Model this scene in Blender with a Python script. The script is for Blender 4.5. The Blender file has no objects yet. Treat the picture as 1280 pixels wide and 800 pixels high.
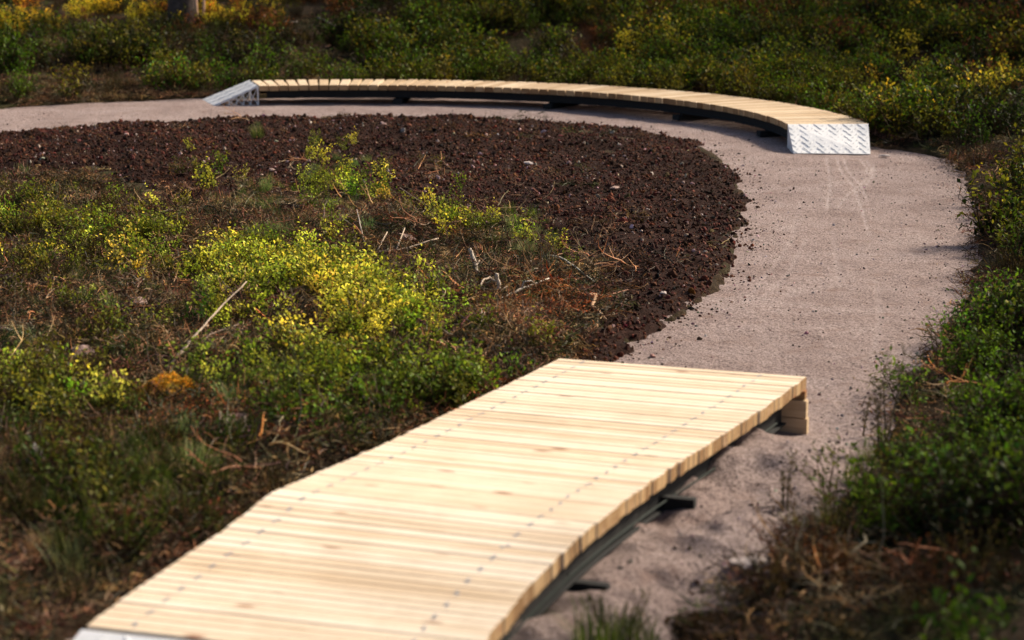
import bpy, math, random
import numpy as np
from mathutils import Vector, Matrix
random.seed(7)
RNG = np.random.default_rng(11)
S = bpy.context.scene
C = S.collection
R = math.radians

# ------------------------------------------------------------ camera
F = 2489.0; PITCH = math.atan(518 / F); H = 3.0
cd = bpy.data.cameras.new('camera'); cam = bpy.data.objects.new('camera', cd); C.objects.link(cam)
cam.location = (0, 0, H); cam.rotation_euler = (math.pi / 2 - PITCH, 0, 0)
cd.sensor_width = 36; cd.lens = 36 * F / 1280; cd.clip_start = .1; cd.clip_end = 3000
cd.dof.use_dof = True; cd.dof.focus_distance = 17.3; cd.dof.aperture_fstop = 1.65; cd.dof.aperture_blades = 9
S.camera = cam
# ------------------------------------------------------------ light
SUN_EL = R(35); SUN_AZ = R(56)       # azimuth from +Y (view direction) towards +X (right)
w = bpy.data.worlds.new('World'); S.world = w; w.use_nodes = True
nt = w.node_tree; bg = nt.nodes['Background']
sky = nt.nodes.new('ShaderNodeTexSky'); sky.sky_type = 'NISHITA'; sky.sun_disc = False
sky.sun_elevation = SUN_EL; sky.sun_rotation = SUN_AZ; sky.dust_density = 3.5; sky.air_density = .8; sky.ozone_density = .6
nt.links.new(sky.outputs[0], bg.inputs[0]); bg.inputs[1].default_value = .085
sl = bpy.data.lights.new('sun', 'SUN'); sl.energy = 4.4; sl.angle = R(9); sl.color = (1, .87, .70)
so = bpy.data.objects.new('sun', sl); C.objects.link(so)
sd = Vector((math.sin(SUN_AZ) * math.cos(SUN_EL), math.cos(SUN_AZ) * math.cos(SUN_EL), math.sin(SUN_EL)))
so.rotation_euler = sd.to_track_quat('Z', 'Y').to_euler(); so.location = (20, 10, 20)
S.view_settings.view_transform = 'Standard'; S.view_settings.look = 'None'
S.view_settings.exposure = .76; S.view_settings.gamma = 1

# ------------------------------------------------------------ maths helpers
SP, CP = math.sin(PITCH), math.cos(PITCH)
def ray(u, v):
    x = (u - 640) / F; y = (v - 400) / F
    return np.array([x, CP - y * SP, -SP - y * CP])
def at(u, v, z=0.0):
    d = ray(u, v); t = (z - H) / d[2]; return np.array([d[0] * t, d[1] * t, z])
def proj(x, y, z):
    x = np.asarray(x); dz = z - H; dep = y * CP - dz * SP; up = y * SP + dz * CP
    dep = np.maximum(dep, .01)
    return 640 + F * x / dep, 400 - F * up / dep
def hsh(i, j, s):
    n = (i.astype(np.int64) * 374761393 + j.astype(np.int64) * 668265263 + s * 1442695041) & 0x7fffffff
    n = ((n ^ (n >> 13)) * 1274126177) & 0x7fffffff
    n = ((n ^ (n >> 16)) * 668265263) & 0x7fffffff
    return (n & 0xffff) / 65535.0
def vnoise(x, y, sc, s=0):
    x = np.asarray(x, float) / sc; y = np.asarray(y, float) / sc
    i = np.floor(x); j = np.floor(y); fx = x - i; fy = y - j
    fx = fx * fx * (3 - 2 * fx); fy = fy * fy * (3 - 2 * fy)
    a = hsh(i, j, s); b = hsh(i + 1, j, s); c = hsh(i, j + 1, s); d = hsh(i + 1, j + 1, s)
    return ((a * (1 - fx) + b * fx) * (1 - fy) + (c * (1 - fx) + d * fx) * fy) * 2 - 1
def fbm(x, y, sc, s=0, n=3):
    o = 0; a = 1
    for k in range(n):
        o = o + a * vnoise(x + 13.7 * k, y - 5.1 * k, sc / 2 ** k, s + k); a *= .5
    return o
def sst(a, b, x):
    t = np.clip((x - a) / (b - a), 0, 1); return t * t * (3 - 2 * t)
def segd(x, y, P, closed=True):
    d2 = np.full(np.shape(x), 1e9); n = len(P)
    for k in range(n if closed else n - 1):
        a = P[k]; b = P[(k + 1) % n]; e = b - a; L = e @ e
        t = np.clip(((x - a[0]) * e[0] + (y - a[1]) * e[1]) / max(L, 1e-9), 0, 1)
        d2 = np.minimum(d2, (x - a[0] - t * e[0]) ** 2 + (y - a[1] - t * e[1]) ** 2)
    return np.sqrt(d2)
def sdf(x, y, P):                      # positive inside
    ins = np.zeros(np.shape(x), bool); n = len(P)
    for k in range(n):
        a = P[k]; b = P[(k + 1) % n]
        if a[1] == b[1]: continue
        c = ((a[1] > y) != (b[1] > y)) & (x < (b[0] - a[0]) * (y - a[1]) / (b[1] - a[1]) + a[0])
        ins ^= c
    d = segd(x, y, P); return np.where(ins, d, -d)
def G(l): return np.array([at(u, v)[:2] for u, v in l])

# ------------------------------------------------------------ plan of the place
CX, CY, RI, RO = -2.37, 24.87, 5.85, 6.87         # the curved boardwalk
def pol(r, a): return np.array([CX + r * math.cos(a), CY + r * math.sin(a)])
outer = list(G([(-1500, 190), (-300, 150), (0, 137), (130, 128), (235, 124)]))
outer += [pol(RO + .12, R(a)) for a in range(104, 8, -8)]
outer += list(G([(1092, 186), (1140, 190), (1190, 200), (1208, 235), (1216, 270), (1220, 320), (1210, 370), (1165, 430), (1120, 480),
                 (1103, 540), (1085, 590), (1020, 635), (975, 680), (915, 725), (880, 800), (860, 900), (830, 1200)]))
inner = list(G([(-200, 1200), (-60, 900), (60, 815), (400, 640), (600, 545), (700, 500), (775, 444), (800, 427), (850, 403), (893, 374), (922, 325),
                (934, 283), (928, 235), (903, 200), (868, 178), (799, 164), (700, 155), (600, 150), (480, 147), (330, 151), (250, 153),
                (130, 156), (0, 171), (-300, 215), (-1500, 310)]))
SAND = np.array(outer + inner)
LOOP = np.array(outer + [np.array([0.9, 1.0]), np.array([-60.0, 1.0]), np.array([-60.0, 25.0])])
SOIL = np.array(inner[5:] + list(G([(-1500, 420), (-300, 300), (-60, 245), (60, 240), (150, 262), (250, 280), (330, 300), (430, 300), (560, 305), (640, 320),
                                    (690, 345), (720, 380), (730, 420), (690, 455), (640, 490)])))
TRK = [[(1033, 197), (1037, 218), (1037, 240), (1033, 262)], [(1046, 197), (1052, 215), (1066, 232), (1078, 262), (1086, 295)],
       [(1054, 197), (1060, 213), (1075, 231), (1084, 250)], [(1074, 197), (1083, 208), (1085, 219), (1078, 230), (1060, 243), (1047, 258)],
       [(1083, 199), (1089, 210), (1090, 219), (1083, 231), (1066, 244)], [(1091, 204), (1093, 212), (1092, 222)],
       [(1040, 290), (1046, 330), (1050, 350)], [(1000, 250), (990, 300), (960, 340), (930, 380)], [(1008, 300), (985, 340), (950, 375)],
       [(1095, 350), (1100, 400), (1090, 450)]]
TRK = [G(t) for t in TRK]
def base_h(x, y):
    d = -sdf(x, y, LOOP)
    h = sst(0, .6, d) * .06 + np.clip(d - .4, 0, None) * .055 + np.clip(d - 2.5, 0, 25) * .075
    h = h + np.where(d > 0, sst(0, 1.5, d), 0) * fbm(x, y, 2.2, 3) * .09
    ins = sst(0, 1.0, -d)
    ds = -sdf(x, y, SAND)
    h = h + np.where(d < 0, sst(0, .8, ds) * (.1 + .07 * fbm(x, y, 1.6, 8)), 0)
    h = h + sst(0, .3, ds) * (fbm(x, y, .35, 15) * .03)
    return h, ds
def floor_h(x, y):
    h, ds = base_h(x, y)
    e = ds + fbm(x, y, .3, 21) * .07
    h = h - .14 * sst(.05, .3, sdf(x, y, SOIL)) * (ds > -.0)
    return np.where(e < .06, np.minimum(h, h * 0 - .13 + .17 * sst(-.1, .08, e)), h + .035) + .0
def soil_h(x, y):
    d = sdf(x, y, SOIL) + fbm(x, y, .5, 31) * .13
    return -.15 + sst(-.12, .12, d) * .19 + sst(0, 1.5, d) * .04 + sst(-.05, .3, d) * (fbm(x, y, .8, 33) * .035 + fbm(x, y, .25, 35, 2) * .028 + fbm(x, y, .1, 36, 1) * .013)
M1 = np.array([at(u, v)[:2] for u, v in ((925, 590), (890, 615), (845, 660), (785, 730), (725, 800))])
def sand_h(x, y):
    h = fbm(x, y, 1.8, 41, 2) * .012 + fbm(x, y, .22, 43, 3) * .006
    m = segd(x, y, M1, False) + fbm(x, y, .4, 47) * .12
    k = sst(.85, .2, m)
    return h + k * (.10 + .06 * fbm(x, y, .38, 48) + .017 * fbm(x, y, .14, 49, 2))
def ground(x, y):
    x = np.asarray(x, float); y = np.asarray(y, float)
    a = floor_h(x, y)
    a = np.maximum(a, soil_h(x, y))
    ds = sdf(x, y, SAND)
    return np.where(ds > -.3, np.maximum(a, sand_h(x, y)), a)
def P(u, v, dz=0.0):
    d = ray(u, v); t = np.linspace(5, 75, 5000)
    x = d[0] * t; y = d[1] * t; z = H + d[2] * t
    hit = np.nonzero(z <= ground(x, y) + dz)[0]
    k = hit[0] if len(hit) else 4999
    return Vector((x[k], y[k], z[k]))

# ------------------------------------------------------------ materials
def mat(name):
    m = bpy.data.materials.new(name); m.use_nodes = True; t = m.node_tree; b = t.nodes['Principled BSDF']
    return m, t, b
def nd(t, typ, **k):
    n = t.nodes.new(typ)
    for a, v in k.items(): setattr(n, a, v)
    return n
def noise(t, vec, scale, detail=4, rough=.6):
    n = nd(t, 'ShaderNodeTexNoise'); n.inputs['Scale'].default_value = scale; n.inputs['Detail'].default_value = detail; n.inputs['Roughness'].default_value = rough
    t.links.new(vec, n.inputs['Vector']); return n.outputs['Fac']
def ramp(t, fac, stops):
    n = nd(t, 'ShaderNodeValToRGB'); e = n.color_ramp.elements
    while len(e) < len(stops): e.new(.5)
    for q, (p, c) in zip(e, stops): q.position = p; q.color = (*c, 1)
    t.links.new(fac, n.inputs[0]); return n.outputs[0]
def mix(t, fac, a, b, typ='MIX'):
    n = nd(t, 'ShaderNodeMix', data_type='RGBA', blend_type=typ)
    for s, v in ((0, fac), (6, a), (7, b)):
        if hasattr(v, 'links'): t.links.new(v, n.inputs[s])
        else: n.inputs[s].default_value = v if s == 0 else (*v, 1)
    return n.outputs[2]
def bump(t, b, h, dist, strength=1.0):
    n = nd(t, 'ShaderNodeBump'); n.inputs['Distance'].default_value = dist; n.inputs['Strength'].default_value = strength
    t.links.new(h, n.inputs['Height']); t.links.new(n.outputs[0], b.inputs['Normal'])
def pos(t): return nd(t, 'ShaderNodeNewGeometry').outputs['Position']
def math_(t, op, a, b=None):
    n = nd(t, 'ShaderNodeMath', operation=op)
    for s, v in ((0, a), (1, b)):
        if v is None: continue
        if hasattr(v, 'links'): t.links.new(v, n.inputs[s])
        else: n.inputs[s].default_value = v
    return n.outputs[0]

def m_sand():
    m, t, b = mat('pink_sand'); p = pos(t)
    c1 = ramp(t, noise(t, p, 1.3, 5), [(.25, (.255, .187, .170)), (.5, (.345, .265, .243)), (.75, (.42, .335, .312))])
    c2 = ramp(t, noise(t, p, 60, 3, .7), [(.34, (.36, .31, .29)), (.5, (1, 1, 1)), (.66, (1.5, 1.5, 1.5))])
    c = mix(t, 1, c1, c2, 'MULTIPLY')
    c = mix(t, ramp(t, noise(t, p, 4.5, 4), [(.55, (0, 0, 0)), (.72, (.6, .6, .6))]), c, (.235, .15, .12))
    a = nd(t, 'ShaderNodeAttribute', attribute_name='track'); 
    c = mix(t, a.outputs['Fac'], c, (.60, .50, .47))
    t.links.new(c, b.inputs['Base Color']); b.inputs['Roughness'].default_value = .95; b.inputs['Specular IOR Level'].default_value = .15
    bump(t, b, math_(t, 'ADD', noise(t, p, 55, 5, .75), math_(t, 'MULTIPLY', noise(t, p, 14, 3), 1.4)), .034)
    return m
def m_soil():
    m, t, b = mat('dark_soil'); p = pos(t)
    c = ramp(t, noise(t, p, 26, 6, .75), [(.25, (.010, .0045, .003)), (.5, (.032, .0135, .009)), (.68, (.07, .032, .022)), (.85, (.14, .075, .055))])
    c = mix(t, ramp(t, noise(t, p, .9, 3), [(.35, (0, 0, 0)), (.7, (.55, .55, .55))]), c, (.02, .01, .008))
    t.links.new(c, b.inputs['Base Color']); b.inputs['Roughness'].default_value = .95; b.inputs['Specular IOR Level'].default_value = .08
    bump(t, b, noise(t, p, 30, 6, .75), .05)
    return m
def m_floor():
    m, t, b = mat('forest_floor'); p = pos(t)
    c = ramp(t, noise(t, p, 16, 7, .75), [(.25, (.012, .009, .004)), (.45, (.04, .025, .013)), (.6, (.085, .055, .03)), (.8, (.18, .12, .08))])
    c = mix(t, ramp(t, noise(t, p, 1.6, 4), [(.45, (0, 0, 0)), (.65, (.7, .7, .7))]), c, (.03, .035, .008))
    t.links.new(c, b.inputs['Base Color']); b.inputs['Roughness'].default_value = .95; b.inputs['Specular IOR Level'].default_value = .1
    bump(t, b, noise(t, p, 28, 6, .75), .06)
    return m
def m_wood(name, lo, mid, hi, grain=1.0):
    m, t, b = mat(name)
    a = nd(t, 'ShaderNodeAttribute', attribute_name='pc'); k = nd(t, 'ShaderNodeAttribute', attribute_name='tone')
    mp = nd(t, 'ShaderNodeMapping'); t.links.new(a.outputs['Vector'], mp.inputs[0]); mp.inputs['Scale'].default_value = (1.6, 38, 1)
    g = noise(t, mp.outputs[0], 1.6, 5, .6)
    f = math_(t, 'ADD', math_(t, 'MULTIPLY', g, .55 * grain), math_(t, 'MULTIPLY', k.outputs['Fac'], .42))
    c = ramp(t, f, [(.22, lo), (.5, mid), (.8, hi)])
    mp2 = nd(t, 'ShaderNodeMapping'); t.links.new(a.outputs['Vector'], mp2.inputs[0]); mp2.inputs['Scale'].default_value = (3.2, 9, 1)
    vo = nd(t, 'ShaderNodeTexVoronoi'); vo.inputs['Scale'].default_value = 1; t.links.new(mp2.outputs[0], vo.inputs['Vector'])
    kn = ramp(t, vo.outputs['Distance'], [(.07, (.9, .9, .9)), (.2, (0, 0, 0))])
    cs = nd(t, 'ShaderNodeSeparateColor'); t.links.new(vo.outputs['Color'], cs.inputs[0])
    sel = math_(t, 'GREATER_THAN', cs.outputs[0], .72)
    c = mix(t, math_(t, 'MULTIPLY', kn, sel), c, (.26, .085, .035))
    mp3 = nd(t, 'ShaderNodeMapping'); t.links.new(a.outputs['Vector'], mp3.inputs[0]); mp3.inputs['Scale'].default_value = (.8, 5, 1)
    st = ramp(t, noise(t, mp3.outputs[0], 2, 3), [(.58, (0, 0, 0)), (.72, (.45, .45, .45))])
    c = mix(t, st, c, (.6, .42, .27))
    w_ = pos(t); sc = ramp(t, noise(t, w_, 2.2, 5, .7), [(.38, (.86, .83, .80)), (.58, (1, 1, 1))]); c = mix(t, .7, c, sc, 'MULTIPLY')
    gr = ramp(t, noise(t, w_, 70, 3, .6), [(.66, (0, 0, 0)), (.74, (.5, .5, .5))]); c = mix(t, gr, c, (.42, .31, .23))
    t.links.new(c, b.inputs['Base Color']); b.inputs['Roughness'].default_value = .75; b.inputs['Specular IOR Level'].default_value = .12
    bump(t, b, g, .003)
    return m
def m_plain(name, col, rough=.5, metal=0, var=.25, scale=30):
    m, t, b = mat(name); p = nd(t, 'ShaderNodeTexCoord').outputs['Object']
    d = tuple(x * (1 - var) for x in col); e = tuple(min(1, x * (1 + var)) for x in col)
    t.links.new(ramp(t, noise(t, p, scale, 5), [(.3, d), (.7, e)]), b.inputs['Base Color'])
    b.inputs['Roughness'].default_value = rough; b.inputs['Metallic'].default_value = metal
    return m
def m_leaf(name, src, transl=.35):
    m = bpy.data.materials.new(name); m.use_nodes = True; t = m.node_tree; t.nodes.clear()
    out = nd(t, 'ShaderNodeOutputMaterial')
    if src == 'INSTANCER': a = nd(t, 'ShaderNodeAttribute', attribute_name='tint', attribute_type='INSTANCER'); col = a.outputs['Color']
    else: col = nd(t, 'ShaderNodeObjectInfo').outputs['Color']
    k = nd(t, 'ShaderNodeAttribute', attribute_name='tone')       # 0..1 leaf, 2 = stem, 3 = pale leaf
    br = math_(t, 'ADD', .4, math_(t, 'MULTIPLY', math_(t, 'FRACT', k.outputs['Fac']), 1.2))
    c = nd(t, 'ShaderNodeVectorMath', operation='SCALE'); t.links.new(col, c.inputs[0]); t.links.new(br, c.inputs['Scale'])
    hue = nd(t, 'ShaderNodeVectorMath', operation='MULTIPLY'); t.links.new(c.outputs[0], hue.inputs[0])
    hm = mix(t, math_(t, 'FRACT', k.outputs['Fac']), (.75, .95, 1.0), (1.35, 1.12, .8)); t.links.new(hm, hue.inputs[1]); c = hue
    cc = mix(t, math_(t, 'GREATER_THAN', k.outputs['Fac'], 1.5), c.outputs[0], (.075, .04, .02))
    df = nd(t, 'ShaderNodeBsdfDiffuse'); tr = nd(t, 'ShaderNodeBsdfTranslucent'); gl = nd(t, 'ShaderNodeBsdfGlossy')
    gl.inputs['Roughness'].default_value = .45
    t.links.new(cc, df.inputs[0]); t.links.new(cc, tr.inputs[0])
    m1 = nd(t, 'ShaderNodeMixShader'); m1.inputs[0].default_value = transl; t.links.new(df.outputs[0], m1.inputs[1]); t.links.new(tr.outputs[0], m1.inputs[2])
    m2 = nd(t, 'ShaderNodeMixShader'); m2.inputs[0].default_value = .012; t.links.new(m1.outputs[0], m2.inputs[1]); t.links.new(gl.outputs[0], m2.inputs[2])
    t.links.new(m2.outputs[0], out.inputs[0])
    return m
MT = dict(sand=m_sand(), soil=m_soil(), floor=m_floor(),
          wood=m_wood('fresh_pine_boards', (.63, .47, .30), (.79, .655, .485), (.86, .75, .60)),
          wood2=m_wood('weathered_pine_boards', (.40, .27, .15), (.58, .44, .285), (.72, .59, .42)),
          grain=m_wood('board_end_grain', (.26, .15, .07), (.46, .30, .15), (.62, .45, .26), .6),
          steel=m_plain('black_steel', (.006, .0065, .0065), .9, 0), green_steel=m_plain('dark_green_steel', (.018, .028, .024), .7, .1),
          plate=m_plain('tread_plate', (.80, .80, .79), .5, .1, .08, 8), plate_dark=m_plain('tread_plate_lugs', (.70, .71, .71), .55, .0, .1, 8), screw=m_plain('screw_heads', (.36, .37, .39), .5, .2),
          bark=m_plain('bark', (.07, .05, .04), .95, 0, .6, 12), leaf_i=m_leaf('cover_leaves', 'INSTANCER'), leaf_o=m_leaf('plant_leaves', 'OBJECT'))

def m_obj(name, rough=.9, var=.4, scale=25):
    m, t, b = mat(name); p = nd(t, 'ShaderNodeTexCoord').outputs['Object']; oi = nd(t, 'ShaderNodeObjectInfo')
    n = ramp(t, noise(t, p, scale, 5, .7), [(.3, (1 - var,) * 3), (.7, (1 + var,) * 3)])
    t.links.new(mix(t, 1, oi.outputs['Color'], n, 'MULTIPLY'), b.inputs['Base Color']); b.inputs['Roughness'].default_value = rough
    bump(t, b, noise(t, p, scale, 5, .7), .01)
    return m
MT['stone'] = m_obj('rough_stone'); MT['twig'] = m_obj('dead_wood', .8, .3, 40)
def m_clod():
    m, t, b = mat('soil_crumbs'); a = nd(t, 'ShaderNodeAttribute', attribute_name='tint', attribute_type='INSTANCER')
    p = pos(t)
    n = ramp(t, noise(t, p, 60, 4, .7), [(.3, (.6, .6, .6)), (.7, (1.4, 1.4, 1.4))])
    t.links.new(mix(t, 1, a.outputs['Color'], n, 'MULTIPLY'), b.inputs['Base Color']); b.inputs['Roughness'].default_value = .85
    b.inputs['Specular IOR Level'].default_value = .1
    return m
MT['clod'] = m_clod()

# ------------------------------------------------------------ mesh helpers
def tag(o, label=None, cat=None, group=None, kind=None):
    if label: o['label'] = label
    if cat: o['category'] = cat
    if group: o['group'] = group
    if kind: o['kind'] = kind
    return o
def empty(name, loc=(0, 0, 0), rz=0):
    o = bpy.data.objects.new(name, None); C.objects.link(o); o.location = loc; o.rotation_euler = (0, 0, rz); o.empty_display_size = .2
    return o
class MB:
    def __init__(s): s.v = []; s.f = []; s.m = []; s.t = []; s.pc = []
    def face(s, idx, m=0, t=.5, pc=None):
        s.f.append(idx); s.m.append(m); s.t.append(t); s.pc.append(pc or [(0, 0, 0)] * len(idx))
    def add(s, vs, fs, m=0, t=.5):
        n = len(s.v); s.v += [tuple(map(float, q)) for q in vs]
        for f in fs: s.face([n + i for i in f], m, t)
    def hexa(s, b4, t4, m=0, t=.5):            # bottom and top quads
        s.add(list(b4) + list(t4), [(3, 2, 1, 0), (4, 5, 6, 7), (0, 1, 5, 4), (1, 2, 6, 5), (2, 3, 7, 6), (3, 0, 4, 7)], m, t)
    def box(s, c, sx, sy, sz, a=0, m=0):
        ca, sa = math.cos(a), math.sin(a); q = []
        for dz in (-sz / 2, sz / 2):
            for dx, dy in ((-sx / 2, -sy / 2), (sx / 2, -sy / 2), (sx / 2, sy / 2), (-sx / 2, sy / 2)):
                q.append((c[0] + dx * ca - dy * sa, c[1] + dx * sa + dy * ca, c[2] + dz))
        s.hexa(q[:4], q[4:], m)
    def bar(s, a, b, wd, ht, m=0):             # box along a segment
        a = Vector(a); b = Vector(b); d = (b - a).normalized(); up = Vector((0, 0, 1)) if abs(d.z) < .95 else Vector((1, 0, 0))
        sx = d.cross(up).normalized() * wd / 2; uz = sx.normalized().cross(d) * ht / 2
        s.hexa([a - sx - uz, b - sx - uz, b - sx + uz, a - sx + uz], [a + sx - uz, b + sx - uz, b + sx + uz, a + sx + uz], m)
    def tube(s, pts, rad, n=6, m=0, t=.5, cap=True):
        pts = [Vector(p) for p in pts]; base = len(s.v); K = len(pts)
        u = None
        for i, p in enumerate(pts):
            d = (pts[min(i + 1, K - 1)] - pts[max(i - 1, 0)]).normalized()
            if u is None: u = d.orthogonal().normalized()
            u = (u - d * u.dot(d)).normalized(); w_ = d.cross(u)
            r = rad[i] if hasattr(rad, '__len__') else rad
            for k in range(n):
                q = 2 * math.pi * k / n; s.v.append(tuple(p + (u * math.cos(q) + w_ * math.sin(q)) * r))
        for i in range(K - 1):
            for k in range(n):
                a = base + i * n + k; b = base + i * n + (k + 1) % n; s.face([a, b, b + n, a + n], m, t)
        if cap:
            s.face([base + k for k in range(n)][::-1], m, t); s.face([base + (K - 1) * n + k for k in range(n)], m, t)
    def mesh(s, name, mats, smooth=False):
        me = bpy.data.meshes.new(name); me.from_pydata(s.v, [], s.f)
        for m in (mats if isinstance(mats, (list, tuple)) else [mats]): me.materials.append(m)
        me.polygons.foreach_set('material_index', s.m)
        a = me.attributes.new('tone', 'FLOAT', 'FACE'); a.data.foreach_set('value', s.t)
        if any(p[0] != (0, 0, 0) or len(set(p)) > 1 for p in s.pc):
            b = me.attributes.new('pc', 'FLOAT_VECTOR', 'CORNER'); b.data.foreach_set('vector', [c for f in s.pc for q in f for c in q])
        if smooth: me.polygons.foreach_set('use_smooth', [True] * len(s.f))
        me.update(); return me
    def build(s, name, mats, parent=None, smooth=False):
        o = bpy.data.objects.new(name, s.mesh(name, mats, smooth)); C.objects.link(o)
        if parent: o.parent = parent; o.matrix_parent_inverse = Matrix.Translation(-Vector(parent.location)) if parent.rotation_euler.z == 0 else parent.matrix_basis.inverted()
        return o

def polar(th, rr):
    T, Q = np.meshgrid(th, rr); return (Q * np.sin(T)), (Q * np.cos(T))
def sheet(name, X, Y, Z, keep, m, attr=None):
    nr, nc = X.shape; q = keep[:-1, :-1] | keep[1:, :-1] | keep[:-1, 1:] | keep[1:, 1:]
    I, J = np.nonzero(q); a = I * nc + J
    F4 = np.stack([a, a + 1, a + nc + 1, a + nc], 1)[:, ::-1]
    used, inv = np.unique(F4, return_inverse=True); F4 = inv.reshape(F4.shape)
    V = np.stack([X.ravel()[used], Y.ravel()[used], Z.ravel()[used]], 1)
    me = bpy.data.meshes.new(name); me.vertices.add(len(V)); me.vertices.foreach_set('co', V.ravel())
    me.loops.add(F4.size); me.loops.foreach_set('vertex_index', F4.ravel().astype(np.int32))
    me.polygons.add(len(F4)); me.polygons.foreach_set('loop_start', np.arange(0, F4.size, 4, dtype=np.int32))
    me.polygons.foreach_set('use_smooth', np.ones(len(F4), bool)); me.update(calc_edges=True)
    if attr is not None:
        at_ = me.attributes.new('track', 'FLOAT', 'POINT'); at_.data.foreach_set('value', attr.ravel()[used].astype(np.float32))
    if me.polygons[0].normal.z < 0: me.flip_normals()
    me.materials.append(m); o = bpy.data.objects.new(name, me); C.objects.link(o); return o

# ------------------------------------------------------------ ground sheets
tf = np.arange(-.36, .36, .0026)
th = np.concatenate([np.linspace(-math.pi, -.38, 90), tf, np.linspace(.38, math.pi, 90)])
rr = np.concatenate([np.geomspace(1.0, 5, 20)[:-1], np.geomspace(5, 62, 620), np.geomspace(66, 1500, 30)])
X, Y = polar(th, rr); Z = floor_h(X, Y)
tag(sheet('ground', X, Y, Z, np.ones(X.shape, bool), MT['floor']), kind='structure')
X, Y = polar(np.arange(-.42, .33, .0018), np.geomspace(10, 40, 900)); ds = sdf(X, Y, SOIL)
Z = soil_h(X, Y)
tag(sheet('soil_bed', X, Y, Z, (ds > -.25), MT['soil']), kind='structure')
X, Y = polar(np.arange(-.42, .33, .0011), np.geomspace(5, 38, 1350)); ds = sdf(X, Y, SAND)
trk = np.zeros(X.shape)
sub = (X > .5) & (Y > 11)
for k, T in enumerate(TRK):
    d = segd(X[sub], Y[sub], T, False); wd = .010 if k < 6 else .018
    trk[sub] = np.maximum(trk[sub], np.exp(-(d / (wd * 1.35)) ** 2) * (.55 if k < 6 else .2) * np.clip(.85 + .4 * vnoise(X[sub], Y[sub], .12, 5), .3, 1.1))
Z = sand_h(X, Y) - trk * .012
tag(sheet('sand_path', X, Y, Z, ds > -.28, MT['sand'], trk), kind='structure')

# ------------------------------------------------------------ boardwalks
def plank(mb, a0, a1, b0, b1, thick, idn, screws, ch=.004):
    """a0,a1 near edge ends (left,right); b0,b1 far edge ends; top corners."""
    a0, a1, b0, b1 = [Vector(q) for q in (a0, a1, b0, b1)]
    ax = (a1 - a0).normalized(); cr = (b0 - a0); wd = cr.length; cr = cr.normalized(); up = ax.cross(cr).normalized()
    tone = random.random() * .9 + .05; L = (a1 - a0).length
    prof = [(0, -thick), (0, -ch), (ch, 0), (wd - ch, 0), (wd, -ch), (wd, -thick)]
    n = len(mb.v)
    for e, st in ((0, a0), (1, a1)):
        for (q, z) in prof: mb.v.append(tuple(st + cr * q + up * z))
    off = idn * 7.3
    def pcv(e, k): return (L * e + off * 3.1, prof[k][0] - prof[k][1] + off, off)
    for k in range(6):
        j = (k + 1) % 6
        mb.face([n + k, n + 6 + k, n + 6 + j, n + j][::-1], 0, tone, [pcv(0, k), pcv(1, k), pcv(1, j), pcv(0, j)][::-1])
    mb.face([n + k for k in range(6)], 2, tone, [(off, prof[k][1] + off, off + prof[k][0] * 3) for k in range(6)])
    mb.face([n + 6 + k for k in range(6)][::-1], 2, tone, [(off, prof[k][1] + off, off + prof[k][0] * 3) for k in range(6)][::-1])
    for s_ in screws:
        c = a0 + ax * (L * s_[0]) + cr * (wd * s_[1]); r = s_[2]
        vs = [c + ax * r * math.cos(q * math.pi / 4) + cr * r * math.sin(q * math.pi / 4) + up * .002 for q in range(8)]
        mb.add(vs, [tuple(range(8))], 1)
def beam_along(mb, pts, wd, z0, z1, m=0):        # swept rectangular section, pts with their own z offset
    n = len(pts); base = len(mb.v)
    for i, p in enumerate(pts):
        p = Vector(p); d = Vector(pts[min(i + 1, n - 1)]) - Vector(pts[max(0, i - 1)]); d.z = 0; s_ = Vector((-d.y, d.x, 0)).normalized() * wd / 2
        for q, z in ((s_, z0), (-s_, z0), (-s_, z1), (s_, z1)): mb.v.append((p.x + q.x, p.y + q.y, p.z + z))
    for i in range(n - 1):
        for k in range(4):
            a = base + i * 4 + k; b = base + i * 4 + (k + 1) % 4; mb.face([a, b, b + 4, a + 4], m)
    mb.face([base, base + 1, base + 2, base + 3][::-1], m); mb.face([base + (n - 1) * 4 + k for k in range(4)], m)
def gz(x, y): return float(ground(np.array([x]), np.array([y]))[0])

def ibeams(root, ptsL, ptsR, th, hb, name='side_beam', m=None):
    for pts in (ptsL, ptsR):
        mb = MB()
        beam_along(mb, pts, .07, -th - .012, -th - .001)
        beam_along(mb, pts, .012, -th - hb + .01, -th - .0125)
        beam_along(mb, pts, .07, -th - hb, -th - hb + .0095)
        mb.build(name, m or MT['steel'], root)

# --- near boardwalk
SEC = [((700, 448), (1009, 471), .33), ((620, 487), (949, 514), .325), ((550, 521), (892, 552), .32), ((484, 553), (835, 587), .33), ((410, 585), (783, 624), .365),
       ((339, 616), (737, 661), .40), ((271, 669), (679, 715), .36), ((215, 705), (644, 753), .34), ((169, 737), (617, 787), .335), ((104, 785), (581, 838), .33)]
Ls = [at(*a, z) for a, b, z in SEC]; Rs = [at(*b, z) for a, b, z in SEC]
def norm_pair(a, b):
    c = (a + b) / 2; d = (b - a) / np.linalg.norm(b - a); return c - d * .75, c + d * .75
Ls = np.array(Ls); Rs = np.array(Rs)
M_ = (Ls + Rs) / 2; arc = np.concatenate([[0], np.cumsum(np.linalg.norm(np.diff(M_, axis=0), axis=1))])
def interp(A, s): return np.array([np.interp(s, arc, A[:, k]) for k in range(3)])
near = empty('wooden_boardwalk', (float(M_[5, 0]), float(M_[5, 1]), 0))
tag(near, 'wide pale pine boardwalk rising over a low hump in the foreground, two screw rows', 'boardwalk')
TH = .07; pitch = .0665; NP = int(arc[-1] / pitch)
mb = MB()
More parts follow.
